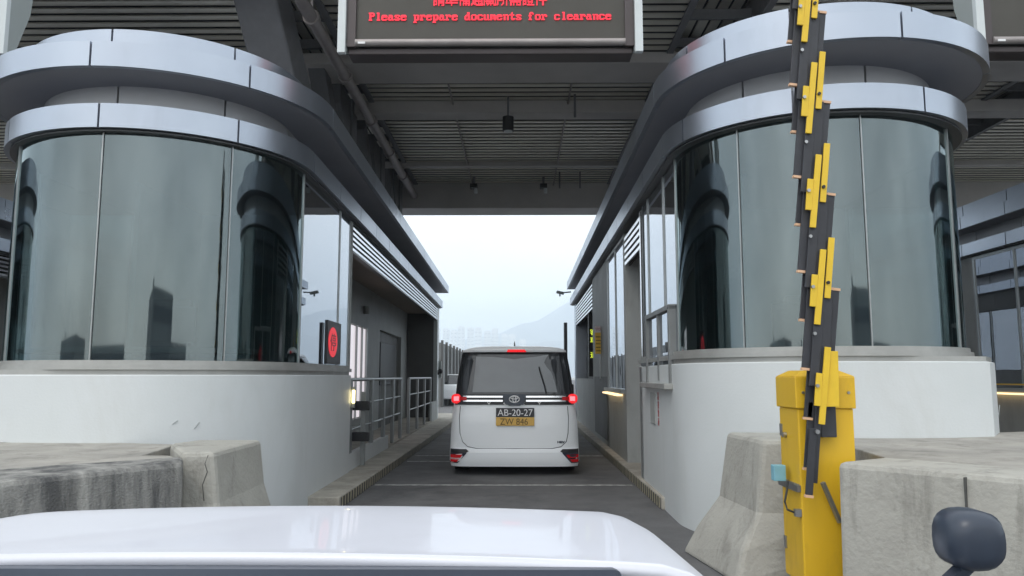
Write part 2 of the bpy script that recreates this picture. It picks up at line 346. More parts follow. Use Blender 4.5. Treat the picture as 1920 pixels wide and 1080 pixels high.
def outer_side(root, s, rg, L, zb):
    """plain side away from our lane"""
    x = -s * rg
    g = MB(); g.box(x, x + s * .1, 2.2, L, .1, 1.45); g.build('side_wall', 'greywall', root)
    g = MB(); g.box(x, x + s * .1, 2.2, L, 2.85 + zb, 3.29 + zb); g.build('side_header', 'darkwall', root)
    y = 0
    for i, (a, b) in enumerate(((0, 2.2), (2.25, 4.6), (4.65, 7.0), (9.5, 12), (12.05, L))):
        g = MB(); g.box(x, x + s * .012, a + .03, b - .03, 1.46, (3.29 if i == 0 else 2.84) + zb); p = g.build('side_window', 'wglass', root)
        g = MB(); g.box(x - s * .01, x + s * .05, b - .03, b + .02, 1.45, (3.29 if i == 0 else 2.85) + zb); g.build('frame', 'mullion', p)
    g = MB(); g.box(x + s * .02, x + s * .08, 7.05, 9.45, .1, 2.85 + zb); g.build('side_door', 'darkwall', root)

def louvres(root, s, x, y0, y1, z0, z1, n=5):
    g = MB(); g.box(s * (x - .07), s * (x - .05), y0, y1, z0, z1)
    p = g.build('louvre_backing', 'core', root)
    g = MB(); dz = (z1 - z0) / n
    for k in range(n):
        zz = z0 + dz * (k + .28)
        g.sweep([[(s * (x + .008), y, zz - dz * .26), (s * (x + .012), y, zz + dz * .20), (s * (x - .03), y, zz + dz * .34), (s * (x - .034), y, zz - dz * .12)] for y in (y0 + .01, y1 - .01)])
    g.build('louvre', 'louvre', root)

# ---- the left booth: its lane side is an open corridor behind a railing
L1 = 15.2
bl = thing('inspection_booth', 'rounded inspection booth left of the van, grey louvred corridor with handrail along its lane side', 'booth', (-3.43, 7.40, 0), R(.85), 'inspection booths between the lanes')
drum(bl, 1, 1.30, 1.40, 1.575, 1.12, L1, 1.315, 0, 2.3, (-45, -90, -135), (-45, -90, -135))
xs = 1.33
for a, b in ((.02, 1.66), (1.69, 2.28)):
    g = MB(); g.box(1.288, 1.300, a, b, 1.435, 3.285); g.build('side_window', 'wglass', bl)
g = MB()
for y in (1.675, 2.29): g.box(1.27, 1.31, y - .018, y + .018, 1.43, 3.29)
g.build('mullion', 'mullion', bl)
g = MB(); g.box(.5, 1.32, 2.31, 2.36, 1.40, 3.29); g.build('end_wall', 'greywall', bl)
louvres(bl, 1, 1.30, 2.40, 14.6, 2.93, 3.27, 5)
g = MB(); g.box(1.24, 1.31, 2.38, 14.6, 2.90, 2.93); g.box(1.235, 1.31, 2.38, 14.6, 3.27, 3.305); g.build('louvre_frame', 'gskt', bl)
g = MB(); g.box(.42, 1.24, 2.36, 14.6, 3.10, 3.14); g.build('corridor_ceiling', mat('brown_ceiling', (.26, .21, .17), .6, var=.2), bl)
g = MB(); g.box(.34, .44, 2.36, 6.6, .0, 3.10); g.box(.34, .44, 8.3, 9.9, .0, 3.1); g.box(.34, .44, 6.6, 8.3, 2.28, 3.1); g.box(.34, .44, 6.6, 8.3, 0, .50)
g.box(.34, .44, 9.9, 14.6, 2.35, 3.1); g.box(.34, .44, 13.4, 14.6, 0, 2.35); g.build('corridor_wall', 'greywall', bl)
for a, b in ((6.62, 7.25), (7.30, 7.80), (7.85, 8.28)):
    g = MB(); g.box(.40, .412, a, b, .52, 2.26); p = g.build('corridor_window', 'glowpane', bl)
    g = MB(); g.box(.38, .45, b - .0, b + .05, .5, 2.28); g.build('frame', 'mullion', p)
g = MB(); g.box(.02, .06, 9.9, 13.4, .0, 2.35); g.build('dark_bay', 'darkwall', bl)
g = MB(); g.box(.30, .40, 10.3, 12.6, 1.1, 2.1); g.build('equipment_rack', 'black', bl, bevel=.02)
MB().box(.35, 1.20, 14.6, 14.7, .1, 3.29).build('end_wall', 'darkwall', bl); MB().box(1.20, 1.31, 14.6, 15.1, .1, 3.29).build('end_panel', 'signwhite', bl)
g = MB(); g.disc((1.32, 14.8, 1.42), (1, 0, 0), .07, .06); g.build('intercom', 'black', bl)
g = MB(); g.prism([(.44, 2.35), (1.33, 2.35), (1.33, 5.6), (.44, 5.6)], .0, .30, top=[(.44, 2.35, .31), (1.33, 2.35, .31), (1.33, 5.6, .20), (.44, 5.6, .20)]); g.box(.44, 1.33, 5.6, 14.6, 0, .15); g.build('corridor_deck', 'kerbtop', bl)
MB().box(1.26, 1.335, 2.36, 5.55, .0, .33).build('low_wall', 'plinth', bl); MB().box(1.26, 1.335, 12.9, 14.6, 0, .62).build('low_wall', 'greywall', bl)
g = MB(); g.disc((.5, 7.9, 2.62), (0, 0, 1), .06, .16); g.build('corridor_lamp', 'signgrey', bl)
g = MB(); g.box(-1.25, .34, 2.36, 14.9, .1, 3.28); g.build('inner_core', 'darkwall', bl)
outer_side(bl, 1, 1.30, L1, 0)
# interior edge frame between drum and side
# ---- the right booth: flush windows, a recessed door and an open bay
L2 = 15.2
br = thing('inspection_booth', 'rounded inspection booth right of the van with windows and a yellow notice beside the lane', 'booth', (2.69, 7.08, .0), R(-.5), 'inspection booths between the lanes')
drum(br, -1, 1.215, 1.335, 1.43, 1.07, L2, 1.415, .05, 2.2, (-22, -67, -112, -157), (-44, -97, -150), -.18)
def rb(*a): return MB().box(*a)
X = -1.215
g = MB(); g.box(X, X + .012, .02, .62, 1.53, 3.33); g.box(X, X + .012, .66, 1.60, 2.0, 3.33); g.build('side_window', 'wglass', br)
g = MB(); g.box(X - .012, X + .03, .62, .66, 1.53, 3.34); g.box(X - .012, X + .03, 1.60, 1.65, 1.45, 3.34); g.box(X - .012, X + .03, .66, 1.60, 1.96, 2.0); g.build('mullion', 'mullion', br)
# service window box leaning out over the lane
M['frame_grey'] = mat('frame_grey', (.24, .25, .25), .45, metal=.4, var=.2)
sw = rb(X - .07, X + .02, .14, .20, 1.22, 1.97).box(X - .07, X + .02, 1.50, 1.56, 1.22, 1.97).box(X - .07, X + .02, .14, 1.56, 1.93, 1.98).box(X - .06, X + .02, .80, .86, 1.26, 1.93).build('service_window', 'frame_grey', br, bevel=.004)
rb(X - .035, X - .025, .20, 1.50, 1.26, 1.93).build('glass', 'wglass', sw)
rb(X - .13, X + .0, .10, 1.66, 1.18, 1.235).build('ledge', 'sill', sw, bevel=.006)
rb(X, X + .012, 1.66, 1.98, 1.48, 3.33).build('side_window', 'wglass', br)
g = MB(); g.box(X - .012, X + .03, 1.98, 2.03, 1.42, 3.34); g.box(X - .05, X + .03, 1.62, 2.05, 1.42, 1.47); g.build('window_frame', 'gskt', br)
g = MB(); g.box(X - .05, X + .10, 1.98, 2.18, 0, 1.42); g.build('plinth_end', 'plinth', br)
g = MB(); g.box(X + .28, X + .34, 2.18, 3.75, .1, 3.30); g.box(X - .02, X + .3, 2.10, 2.18, 1.42, 3.3); g.build('door_recess', 'louvre', br)
g = MB(); g.box(X + .24, X + .28, 2.25, 2.9, .3, 2.3); g.build('door', 'darkwall', br)
louvres(br, -1, -X, 2.22, 3.70, 2.86, 3.30, 5)
g = MB(); g.box(X - .01, X + .25, 3.72, 3.85, .1, 3.33); g.build('door_post', 'greywall', br)
g = MB(); g.box(X - .01, X + .1, 3.85, 6.3, .0, 1.08); g.build('window_wall', 'greywall', br)
w1 = rb(X, X + .012, 3.88, 4.86, 1.12, 3.28).box(X, X + .012, 4.90, 5.95, 1.12, 3.28).build('lane_window', 'wglass', br)
g = MB(); g.box(X - .015, X + .03, 4.86, 4.90, 1.1, 3.3); g.box(X - .015, X + .03, 5.95, 6.0, 1.1, 3.3); g.box(X - .07, X + .03, 3.85, 6.25, 1.06, 1.12); g.box(X - .01, X + .03, 3.85, 6.3, 3.28, 3.33); g.build('frame', 'mullion', w1)
rb(X - .10, X - .02, 4.1, 6.2, 1.02, 1.045).build('tray_lamp', 'lampdim', br)
g = MB(); g.box(X - .01, X + .3, 6.0, 9.0, .0, 3.33); g.build('pier', 'greywall', br, bevel=.01)
g = MB(); g.box(X - .012, X - .008, 6.3, 8.7, .2, 1.3); g.build('pier_panel', 'darkwall', br)
g = MB(); g.box(X + .0, X + .1, 9.0, 14.4, .1, 1.25); g.build('bay_wall', 'greywall', br)
g = MB(); g.box(X + .3, X + .36, 9.0, 14.4, 1.25, 3.0); g.build('bay_back', 'darkwall', br)
louvres(br, -1, -X, 9.0, 14.4, 2.72, 3.28, 7)
g = MB(); g.box(X - .01, X + .6, 14.4, 15.0, .1, 3.33); g.build('end_panel', 'alu', br)
g = MB(); g.box(X + .34, 1.1, 2.1, 14.9, .1, 3.3); g.build('inner_core', 'darkwall', br)
g = MB(); g.box(X - .065, X - .015, 1.05, 1.34, .80, 1.13); 
g.build('call_panel', 'greywall', br, bevel=.008)
text('call_letters', '請\n按\n鈴\n通', 'redink', br, .09, (X - .052, .90, .97), (R(90), 0, R(-90)), width=.075, height=.34)
outer_side(br, -1, 1.215, L2, .05)

# neighbours seen at the picture's edges
def nb(src, dx, label):
    c = copy_tree(src); c.location.x += dx; tag(c, label, 'booth', 'inspection booths between the lanes'); return c
nr = nb(br, 6.25, 'dark neighbouring booth behind the right booth, yellow line along its wall')
g = MB(); g.box(X - .03, X - .014, 2.0, 14, 1.165, 1.19); g.build('yellow_edge', 'noticeyellow', nr)
nl = nb(bl, -6.2, 'dark neighbouring booth farther left, only a sliver showing beyond the left booth')

# ------------------------------------------------------------ canopy over the lanes
cp = thing('canopy', 'dark steel canopy over the lanes with ribbed metal ceiling', 'canopy', (0, 0, 0))
ZD = 6.3
def corr(x0, x1, y0, y1, z, per, along='x'):
    a0, a1 = (y0, y1) if along == 'x' else (x0, x1)
    g = MB(); t = a0
    while t < a1 - per * .7:
        w_ = per * .78; rise = w_ * .14
        if along == 'x': g.sweep([[(x, t, z), (x, t + w_, z + rise), (x, t + w_, z + rise + .02), (x, t, z + .02)] for x in (x0, x1)])
        else: g.sweep([[(t, y, z), (t + w_, y, z), (t + w_, y, z + .02), (t, y, z + .02)] for y in (y0, y1)])
        t += per
    o = g.build('lane_ceiling' if along == 'x' else 'island_ceiling', 'deck', cp)
    MB().box(x0, x1, y0, y1, z + .022 + (.01 if along == 'x' else 0), z + .08).build('ceiling_backing', 'core', o)
for k in range(-2, 3):
    cxk = -.17 + 6.1 * k
    corr(cxk - 2.52, cxk + 2.52, 9.1, 19.6, ZD, .215)
    corr(cxk + 2.57, cxk + 3.53, 9.1, 19.6, ZD + .45, .19, 'y')
    if abs(cxk + 3) < 10:
        for y in [9.6 + .95 * i for i in range(11)]: MB().box(cxk + 2.50, cxk + 3.60, y, y + .07, ZD + .12, ZD + .26).build('purlin', 'darksteel', cp)
    for sx in (-1, 1): MB().box(cxk + sx * 2.52 - .05, cxk + sx * 2.52 + .05, 9.1, 20.1, ZD - .02, ZD + .42).build('edge_girder', 'darksteel', cp)
for (y0, y1, z0, m) in ((8.8, 9.1, ZD - .2, 'beam'), (11.45, 12.3, ZD - .16, 'beam'), (13.55, 13.95, ZD - .22, 'beam'), (17.55, 17.75, ZD - .10, 'beam'), (19.6, 20.5, ZD - .65, 'beam')):
    g = MB(); g.box(-15, 15, y0, y1, z0, ZD + (.62 if y0 > 19 else .02)); g.build('cross_beam', m, cp, bevel=.02)
g = MB(); g.box(-15, 15, 8.8, 20.5, ZD + .62, ZD + .8); g.build('roof_slab', 'beam', cp)
g = MB(); g.tube([(-2.72, 8.9, 5.98), (-2.72, 19.7, 5.98)], .085, 12)
for y in (9.6, 11.6, 13.7, 15.7, 17.6): g.tube([(-2.72, y - .05, 5.98), (-2.72, y + .05, 5.98)], .11, 12); g.bar((-2.72, y, 6.0), (-2.72, y, 6.3), .03)
g.build('drain_pipe', 'pipe', cp, smooth=40)
for x in (-1.2, .9): MB().tube([(x, 9.2, ZD - .05), (x, 19.6, ZD - .05)], .018, 8).build('conduit', 'pipe', cp, smooth=60)
for x, y in ((1.0, 13.2), (1.0, 18.4), (1.5, 18.4)): MB().box(x - .02, x + .02, y, y + .04, ZD - .42, ZD).build('hanger_rod', 'darksteel', cp)
# steelwork standing on the booth islands: pier, haunch and raking strut
def column(x, y, label, rake=-1.):
    c = thing('canopy_column', label, 'column', (x, y, 0), 0, 'canopy columns on the booth islands')
    g = MB(); g.box(-.2, .2, -.2, .2, 3.7, 6.3); g.build('shaft', 'darksteel', c, bevel=.02)
    g = MB(); g.polyyz([(-.2, 5.05), (-.2, 6.28), (-1.0, 6.28), (-.95, 5.95)], -.16, .16); g.build('haunch', 'darksteel', c)
    g = MB(); g.bar((0, .2, 4.2), (0, rake * 1.9, 6.28), .26, .30); g.build('raking_strut', 'darksteel', c)
    return c
column(-3.20, 13.6, 'dark steel column over the left booth, nearest the sign, with a raking strut')
column(-3.20, 16.6, 'dark steel column over the left booth, middle one of the row', -.9)
column(-3.20, 19.2, 'dark steel column over the left booth, farthest from the sign', -.7)
column(2.75, 13.4, 'dark steel column over the right booth, the nearer of two')
column(2.75, 17.2, 'dark steel column over the right booth, the farther of two', -.9)
st = thing('steel_prop', 'thick dark leaning steel prop rising behind the crown of the left booth', 'prop', (-3.2, 10.5, 0))
g = MB(); g.bar((.05, .6, 4.2), (-.15, -1.1, 6.3), .58, .5); g.build('shaft', 'darksteel', st, bevel=.03)

# ceiling fittings
def hang_lamp(x, y, z, r, h, label, name='pendant_lamp', drop=True):
    t = thing(name, label, 'lamp', (x, y, z), 0, 'fittings under the canopy ceiling')
    g = MB(); g.tube([(0, 0, -h / 2), (0, 0, h / 2)], r, 20); g.build('housing', 'black', t, smooth=40)
    g = MB(); g.tube([(0, 0, h / 2), (0, 0, ZD - z)], .018, 8); g.build('rod', 'darksteel', t)
    g = MB(); g.tube([(0, 0, -h / 2 - .01), (0, 0, -h / 2)], r * .8, 20); g.build('lens', 'signwhite', t)
hang_lamp(-.19, 13.3, 5.78, .10, .26, 'black cylinder lamp hanging in mid ceiling over the lane')
hang_lamp(-.22, 9.9, 6.0, .11, .07, 'flat black lamp close under the sign')
def cctv(x, y, z, label):
    t = thing('dome_camera', label, 'camera', (x, y, z), 0, 'cameras on the far ceiling beam')
    g = MB(); g.box(-.09, .09, -.12, .12, .0, .10); g.build('housing', 'black', t, bevel=.01)
    g = MB(); g.tube([(.05, 0, -.12), (.05, 0, 0)], .045, 12); g.build('lens', 'signwhite', t)
    g = MB(); g.box(-.03, .03, -.03, .03, .1, .3); g.build('mount', 'darksteel', t)
cctv(-1.13, 18.9, 6.0, 'small black ceiling camera, left one of the pair before the far beam')
cctv(.62, 18.9, 6.0, 'small black ceiling camera, right one of the pair before the far beam')

# ------------------------------------------------------------ overhead LED signs
VGA = {'P': '0000FC6666667C60606060F000000000', 'l': '00003818181818181818183C00000000', 'e': '00000000007CC6FEC0C0C67C00000000',
       'a': '0000000000780C7CCCCCCC7600000000', 's': '00000000007CC660380CC67C00000000', 'p': '0000000000DC66666666667C6060F000',
       'r': '0000000000DC7666606060F000000000', 'd': '00001C0C0C3C6CCCCCCCCC7600000000', 'o': '00000000007CC6C6C6C6C67C00000000',
       'c': '00000000007CC6C0C0C0C67C00000000', 'u': '0000000000CCCCCCCCCCCC7600000000', 'm': '0000000000ECFED6D6D6D6C600000000',
       'n': '0000000000DC66666666666600000000', 't': '0000103030FC30303030361C00000000', 'f': '0000386C6460F060606060F000000000', ' ': '0' * 32}
GL = {'請': [4112, 6655, 16, 32510, 16, 15871, 0, 15614, 130, 15614, 9346, 9470, 9346, 15490, 8334], '準': [4512, 6448, 1022, 26160, 14334, 560, 3070, 4656, 13311, 8704, 128, 32767, 128, 128, 128], '備': [2184, 2252, 7167, 4232, 14335, 14335, 28928, 22526, 5922, 4606, 4386, 4402, 4606, 4386, 4390], '通': [9214, 12300, 6392, 56, 1022, 546, 31742, 6690, 6946, 7166, 6690, 6690, 14894, 26371, 16895], '關': [32639, 17249, 32639, 17249, 32639, 17441, 19817, 20081, 17705, 24569, 18761, 18761, 20345, 16963, 17479], '所': [774, 16254, 12384, 8256, 16192, 8575, 8575, 13124, 16196, 8260, 8260, 8260, 8388, 24708, 16644], '需': [16382, 128, 32767, 16513, 24253, 128, 7868, 0, 32767, 384, 16382, 12834, 12834, 12834, 12846], '證': [4112, 6652, 72, 32718, 196, 15866, 769, 15612, 132, 15492, 9468, 9292, 9288, 15432, 8703], '件': [1072, 3504, 2352, 6654, 4912, 12848, 29232, 4144, 5119, 4144, 4144, 4144, 4144, 4144, 4144]}
def led_text(root, s, glyph, cw, nr, z0, d, m='ledred', y=-.012):
    """one mesh per character; runs of lit dots become bars of light one dot high"""
    x0 = -len(s) * cw * d / 2
    for n, c in enumerate(s):
        if c == ' ': continue
        g = MB(); e = d * .12
        for i in range(nr):
            r = glyph(c, i); z = z0 + (nr - 1 - i) * d; j = 0
            while j < len(r):
                if r[j] == '1':
                    k = j
                    while k < len(r) and r[k] == '1': k += 1
                    xa = x0 + (n * cw) * d; g.box(xa + j * d - e, xa + k * d + e, y, y + .008, z - e, z + d + e); j = k
                else: j += 1
        g.build('led_character', m, root)
def led_sign(x, label, lit):
    t = thing('led_sign', label, 'sign', (x, 7.1, 0), 0, 'overhead signs above the lanes')
    g = MB(); g.box(-1.36, 1.36, 0, .22, 4.52, 6.0); g.build('display_panel', 'signface', t, bevel=.01)
    for sx in (-1, 1): MB().box(sx * 1.385, sx * 1.30, -.03, .2, 4.46, 6.0).build('bezel', 'signframe', t)
    for sx in (-1, 1):
        g = MB(); g.box(sx * 1.39, sx * 1.465, -.07, -.01, 4.385, 6.05); g.build('side_trim', 'signwhite', t, bevel=.004)
        g = MB(); g.polyyz([(-.01, 4.42), (.10, 4.44), (.30, 4.95), (.42, 6.05), (-.01, 6.05)], sx * 1.386, sx * 1.455); g.build('side_cheek', 'signgrey', t)
    g = MB(); g.tube([(-1.30, -.02, 4.50), (1.30, -.02, 4.50)], .035, 12); g.build('bottom_rail', 'pipe', t, smooth=40)
    g = MB(); g.box(-1.38, 1.38, .02, .24, 4.40, 4.46); g.build('bottom_tray', 'signframe', t, bevel=.01)
    g = MB(); g.box(-1.27, -1.20, -.06, -.05, 4.475, 4.495); g.build('maker_plate', 'white', t)
    g = MB()
    for sx in (-.9, .9): g.box(sx - .05, sx + .05, .1, .2, 6.0, 6.35); g.box(sx - .05, sx + .05, .1, 1.8, 6.25, 6.35)
    g.build('hanger', 'darksteel', t)
    if lit:
        s = 'Please prepare documents for clearance'; d = .00775
        led_text(t, s, lambda c, r: format(int(VGA[c][2 * r:2 * r + 2], 16), '08b'), 8, 16, 4.700, d)
        led_text(t, '請準備通關所需證件', lambda c, r: format(GL[c][r], '015b'), 16, 15, 4.880, d)
    return t
led_sign(-.275, 'LED sign hanging over our lane with red dot lettering about preparing documents for clearance', True)
led_sign(-6.42, 'unlit overhead sign of the lane to the left, only its white edge in view', False)
led_sign(5.84, 'unlit overhead sign of the lane to the right, seen above the right booth', False)

# ------------------------------------------------------------ barrier gate with folded boom
bg_ = thing('barrier_gate', 'yellow barrier gate cabinet with a folded black and yellow boom standing upright', 'barrier', (1.572, 4.40, 0))
g = MB(); g.box(0, .315, 0, .31, .15, 1.12); g.build('cabinet', 'cabinet', bg_, bevel=.008)
g = MB(); g.prism([(-.012, -.012), (.327, -.012), (.327, .322), (-.012, .322)], 1.12, 1.30); g.prism([(-.012, -.012, 1.30), (.327, -.012, 1.30), (.327, .322, 1.30), (-.012, .322, 1.30)], 1.3, 1.33, top=[(.05, .05, 1.335), (.26, .05, 1.335), (.26, .27, 1.335), (.05, .27, 1.335)])
g.build('lid', 'cabinet', bg_, bevel=.006)
g = MB(); g.disc((-.012, .2, .96), (1, 0, 0), .016, .02); g.build('lock', 'bolt', bg_)
g = MB(); g.box(-.012, 0, .02, .34, .655, .70); g.box(-.02, .0, .0, .1, .66, .695); g.build('clamp', 'bolt', bg_)
g = MB(); g.box(-.10, -.03, .14, .20, .70, .79); g.build('sensor_box', 'blue', bg_, bevel=.005)
g = MB(); g.tube([(-.03, .12, .70), (-.05, .08, .66), (-.075, .05, .60), (-.07, .03, .56), (-.02, .02, .54), (.0, .02, .55)], .006, 8); g.build('cable', 'black', bg_)
g = MB(); g.box(-.035, .0, .0, .03, .525, .565); g.build('cable_gland', 'bolt', bg_)
g = MB(); g.bar((.10, -.06, .72), (.20, -.02, .50), .02, .02); g.build('stay', 'rail', bg_)
# boom: long slats folded side by side; d gives how far each sits in front of the cabinet
def slat(x, z, ln, wd, lean, d, m, nm, cap=None):
    """x, z: middle of the slat's foot; lean: tilt to the right going up"""
    q = Matrix.Rotation(R(lean), 3, 'Y'); x = (1.6 + x) * (4.4 - d) / 4.31 - 1.580
    g = MB(); g.box(x - wd / 2, x + wd / 2, -d - .012, -d, z, z + ln, rot=q, about=(x, -d, z)); o = g.build(nm, m, bg_, bevel=.002)
    if cap:
        zc = z if cap == 'foot' else z + ln
        g = MB(); g.box(x - wd / 2 - .002, x + wd / 2 + .002, -d - .018, -d + .006, zc - (.014 if cap == 'foot' else 0), zc + (0 if cap == 'foot' else .014), rot=q, about=(x, -d, z)); g.build('end_cap', 'endcap', o)
    return o
def stud(x, z, d, m, r=.0095):
    g = MB(); x = (1.6 + x) * (4.4 - d) / 4.31 - 1.580; g.disc((x, -d, z), (0, 1, 0), r, .014, 12); g.build('bolt', m, bg_, smooth=40)
for k in range(6):
    z = 1.040 + .547 * k
    slat(.075, z, .425, .034, 7.2, .118, 'yellow', 'yellow_strip')
    slat(.055, z + .10, .18, .034, 6.5, .122, 'yellow', 'yellow_strip'); stud(.064, z + .21, .138, 'bolt')
    if k:
        slat(.138, z + .148, .345, .034, 6.8, .108, 'yellow', 'yellow_strip'); stud(.150, z + .235, .124, 'black')
        slat(.104, z - .42, .62, .056, 7.0, .066, 'slat', 'slat', 'head')
        slat(.090, z - .36, .56, .054, 5.5, .092, 'slat', 'slat')
        stud(.062, z - .05, .125, 'bolt'); stud(.142, z - .035, .082, 'black')
    for h in (.035, .308):
        slat(.0, z + h, .50, .045, 6.6, .082 if h > .1 else .052, 'slat', 'slat', 'foot')
        slat(.040, z + h - .10, .56, .052, 6.6, .100 if h > .1 else .036, 'slat', 'slat')
for zz in (.80, .66):
    slat(-.012, zz, .36, .045 if zz > .7 else .040, 6.4, .052 if zz > .7 else .10, 'slat', 'slat', 'foot')
slat(.018, .72, .5, .036, 6.4, .074, 'slat', 'slat'); stud(.052, 1.0, .125, 'bolt', .012)
g = MB(); g.box(.105, .192, -.06, -.03, .965, 1.14); g.build('hub_plate', 'slat', bg_, bevel=.004)
g = MB(); g.polyxz([(.11, 1.135), (.190, 1.135), (.198, 1.44), (.150, 1.44)], -.114, -.102); g.build('yellow_strip', 'yellow', bg_, bevel=.002)

# ------------------------------------------------------------ concrete blocks in front of the booths
def block(name, label, pts, h, m, group='concrete blocks guarding the booths', flare=None, z0=0, bev=.03):
    g = MB(); g.prism(flare or pts, z0, h, top=pts); o = g.build(name, m, None, bevel=bev); return tag(o, label, 'concrete block', group)
bA = block('concrete_block', 'dirty streaked concrete block in front of the left booth, above the white bonnet', [(-1.99, 4.62), (-2.12, 4.92), (-2.75, 4.35), (-3.7, 3.1), (-3.4, 2.2)], .80, 'concstain', flare=[(-1.94, 4.55), (-2.10, 4.92), (-2.75, 4.35), (-3.7, 3.1), (-3.35, 2.1)])
def nose(label, levels, m):
    g = MB(); g.sweep([[(x, y, z) for x, y in pts] for z, pts in levels]); o = g.build('concrete_barrier', m, None, bevel=.03); return tag(o, label, 'concrete barrier', 'flared concrete barrier ends')
bB = nose('pale cracked concrete barrier end with a flared foot beside the left booth', [
    (0, [(-1.70, 4.86), (-2.16, 4.90), (-2.52, 5.62), (-2.45, 5.95), (-1.70, 5.95)]), (.30, [(-1.84, 4.94), (-2.15, 4.94), (-2.52, 5.62), (-2.45, 5.95), (-1.86, 5.95)]),
    (.50, [(-1.91, 4.98), (-2.15, 4.95), (-2.52, 5.62), (-2.45, 5.95), (-1.93, 5.95)]), (.82, [(-1.955, 5.0), (-2.15, 4.96), (-2.52, 5.62), (-2.45, 5.95), (-1.97, 5.95)])], 'concpale')
fill = block('concrete_apron', 'flat weathered concrete fill between the left booth and its dirty front block', [(-2.14, 4.92), (-2.30, 5.12), (-2.48, 5.12), (-2.62, 5.95), (-4.9, 6.6), (-6.2, 6.2), (-3.72, 3.1), (-2.77, 4.37)], .785, 'concrete', bev=.008)
block('concrete_block', 'grey concrete block with a joint line, in front of the right booth', [(1.69, 4.18), (2.05, 4.42), (3.9, 2.4), (3.6, 2.0)], .85, 'concpale', flare=[(1.66, 4.14), (2.05, 4.42), (3.9, 2.4), (3.56, 1.94)])
nose('grey concrete barrier end with a flared foot, left of the yellow cabinet', [
    (0, [(1.36, 5.00), (2.15, 5.02), (2.15, 5.84), (1.22, 5.95)]), (.20, [(1.42, 5.06), (2.15, 5.04), (2.15, 5.84), (1.33, 5.93)]),
    (.42, [(1.55, 5.14), (2.15, 5.08), (2.15, 5.84), (1.49, 5.9)]), (.885, [(1.61, 5.18), (2.15, 5.10), (2.15, 5.84), (1.56, 5.88)])], 'concpale')
fr = block('concrete_apron', 'flat weathered concrete fill between the right booth and its front block', [(2.16, 5.10), (2.07, 4.45), (3.92, 2.42), (5.6, 4.6), (4.6, 6.7), (2.9, 6.0), (2.16, 5.84)], .845, 'concrete', bev=.008)
# cracks and joints in the blocks
def crack(parent, pts, r=.004):
    g = MB(); g.tube(pts, r, 5); g.build('crack', 'crack', parent)
crack(bB, [(-1.985, 4.975, .80), (-1.995, 4.955, .75), (-1.975, 4.95, .70), (-2.0, 4.945, .62), (-1.985, 4.943, .52)], .003)
tr = [o for o in COL.objects if o.name.startswith('concrete_block.')][0]
u = Vector((1.92, -2.18)).normalized(); p0 = Vector((1.69, 4.18)) + u * .62 
g = MB(); g.box(-.004, .004, -.012, .012, .1, .83, rot=Matrix.Rotation(math.atan2(u.y, u.x), 3, 'Z')); g.build('joint', 'crack', tr, loc=(p0.x - .006, p0.y - .012, 0))

# paint scrapes on the left plinth
for (a, z0, z1) in ((-62, .92, .95), (-55, .88, .93)):
    g = MB(); r = 1.353; g.tube([(r * math.cos(R(a)), r * math.sin(R(a)), z0), (r * math.cos(R(a + 1.6)), r * math.sin(R(a + 1.6)), z1)], .004, 5); g.build('scrape', 'scuff', bl)

g = MB(); r = 1.272
g.sweep([[(1.10, -.905, .98), (1.10, -.91, 1.0), (1.10, -.90, 1.0)], [(1.16, -.83, 1.06), (1.16, -.835, 1.075), (1.16, -.82, 1.075)]]); g.build('scrape', 'scuff', br)
# bolts, hinge line and wear on the yellow cabinet
for z in (.30, .95): MB().box(-.006, .0, .26, .30, z, z + .07).build('hinge', 'bolt', bg_)
for x in (.03, .285): MB().disc((x, -.016, 1.21), (0, 1, 0), .008, .01, 10).build('bolt', 'bolt', bg_)
# ------------------------------------------------------------ corridor railing, reader posts, lamp
rl = thing('railing', 'grey metal railing along the corridor of the left booth, in two lengths', 'railing', (-3.43, 7.40, 0), R(.85))
def rail_run(y0, y1, posts, zb):
    g = MB()
    for z, r in ((1.26, .024), (.93, .014), (.62, .014)): g.tube([(1.30, y0, z), (1.30, y1, z)], r, 8)
    g.build('rail', 'rail', rl, smooth=40)
    for y in posts:
        g = MB(); g.box(1.275, 1.325, y - .07, y + .07, zb, 1.25); g.build('post', 'rail', rl, bevel=.004)
rail_run(2.40, 7.3, (2.5, 4.1, 5.2, 6.2, 7.2), .15); rail_run(8.4, 12.9, (8.4, 9.9, 11.4, 12.8), .15)
rd = thing('card_reader', 'two small dark reader boxes on a grey post by the left booth railing', 'card reader', (-2.05, 10.2, 0))
g = MB(); g.box(-.03, .03, 0, .05, .15, 1.1); g.build('post', 'rail', rd)
for z in (.86, .46):
    g = MB(); g.box(-.13, .09, -.06, .02, z, z + .12); g.build('reader', 'black', rd, bevel=.01)
wl = thing('wall_lamp', 'small lit lamp at the corner of the left booth plinth', 'lamp', (-2.10, 9.74, .93))
g = MB(); g.box(-.02, .03, 0, .05, -.02, .24); g.build('housing', 'rail', wl)
g = MB(); g.tube([(.02, -.012, .04), (.02, -.012, .20)], .018, 10); g.build('bulb', 'lamp', wl, smooth=40)
# red stop display behind the side window of the left booth
sd = thing('stop_display', 'black panel with a lit red disc on the side window of the left booth', 'display', (-2.146, 8.92, 1.40), R(.85))
g = MB(); g.box(-.012, .012, -.38, .30, .04, .53); g.build('panel', 'black', sd, bevel=.004)
g = MB(); n = 36; g.sweep([[(x, -.13 + .22 * math.cos(i * 2 * math.pi / n), .29 + .17 * math.sin(i * 2 * math.pi / n)) for i in range(n)] for x in (.008, .016)]); g.build('lit_disc', 'stopred', sd)
text('disc_character', '停', 'black', sd, .2, (.018, -.13, .29), (R(90), 0, R(90)), width=.27, height=.20)
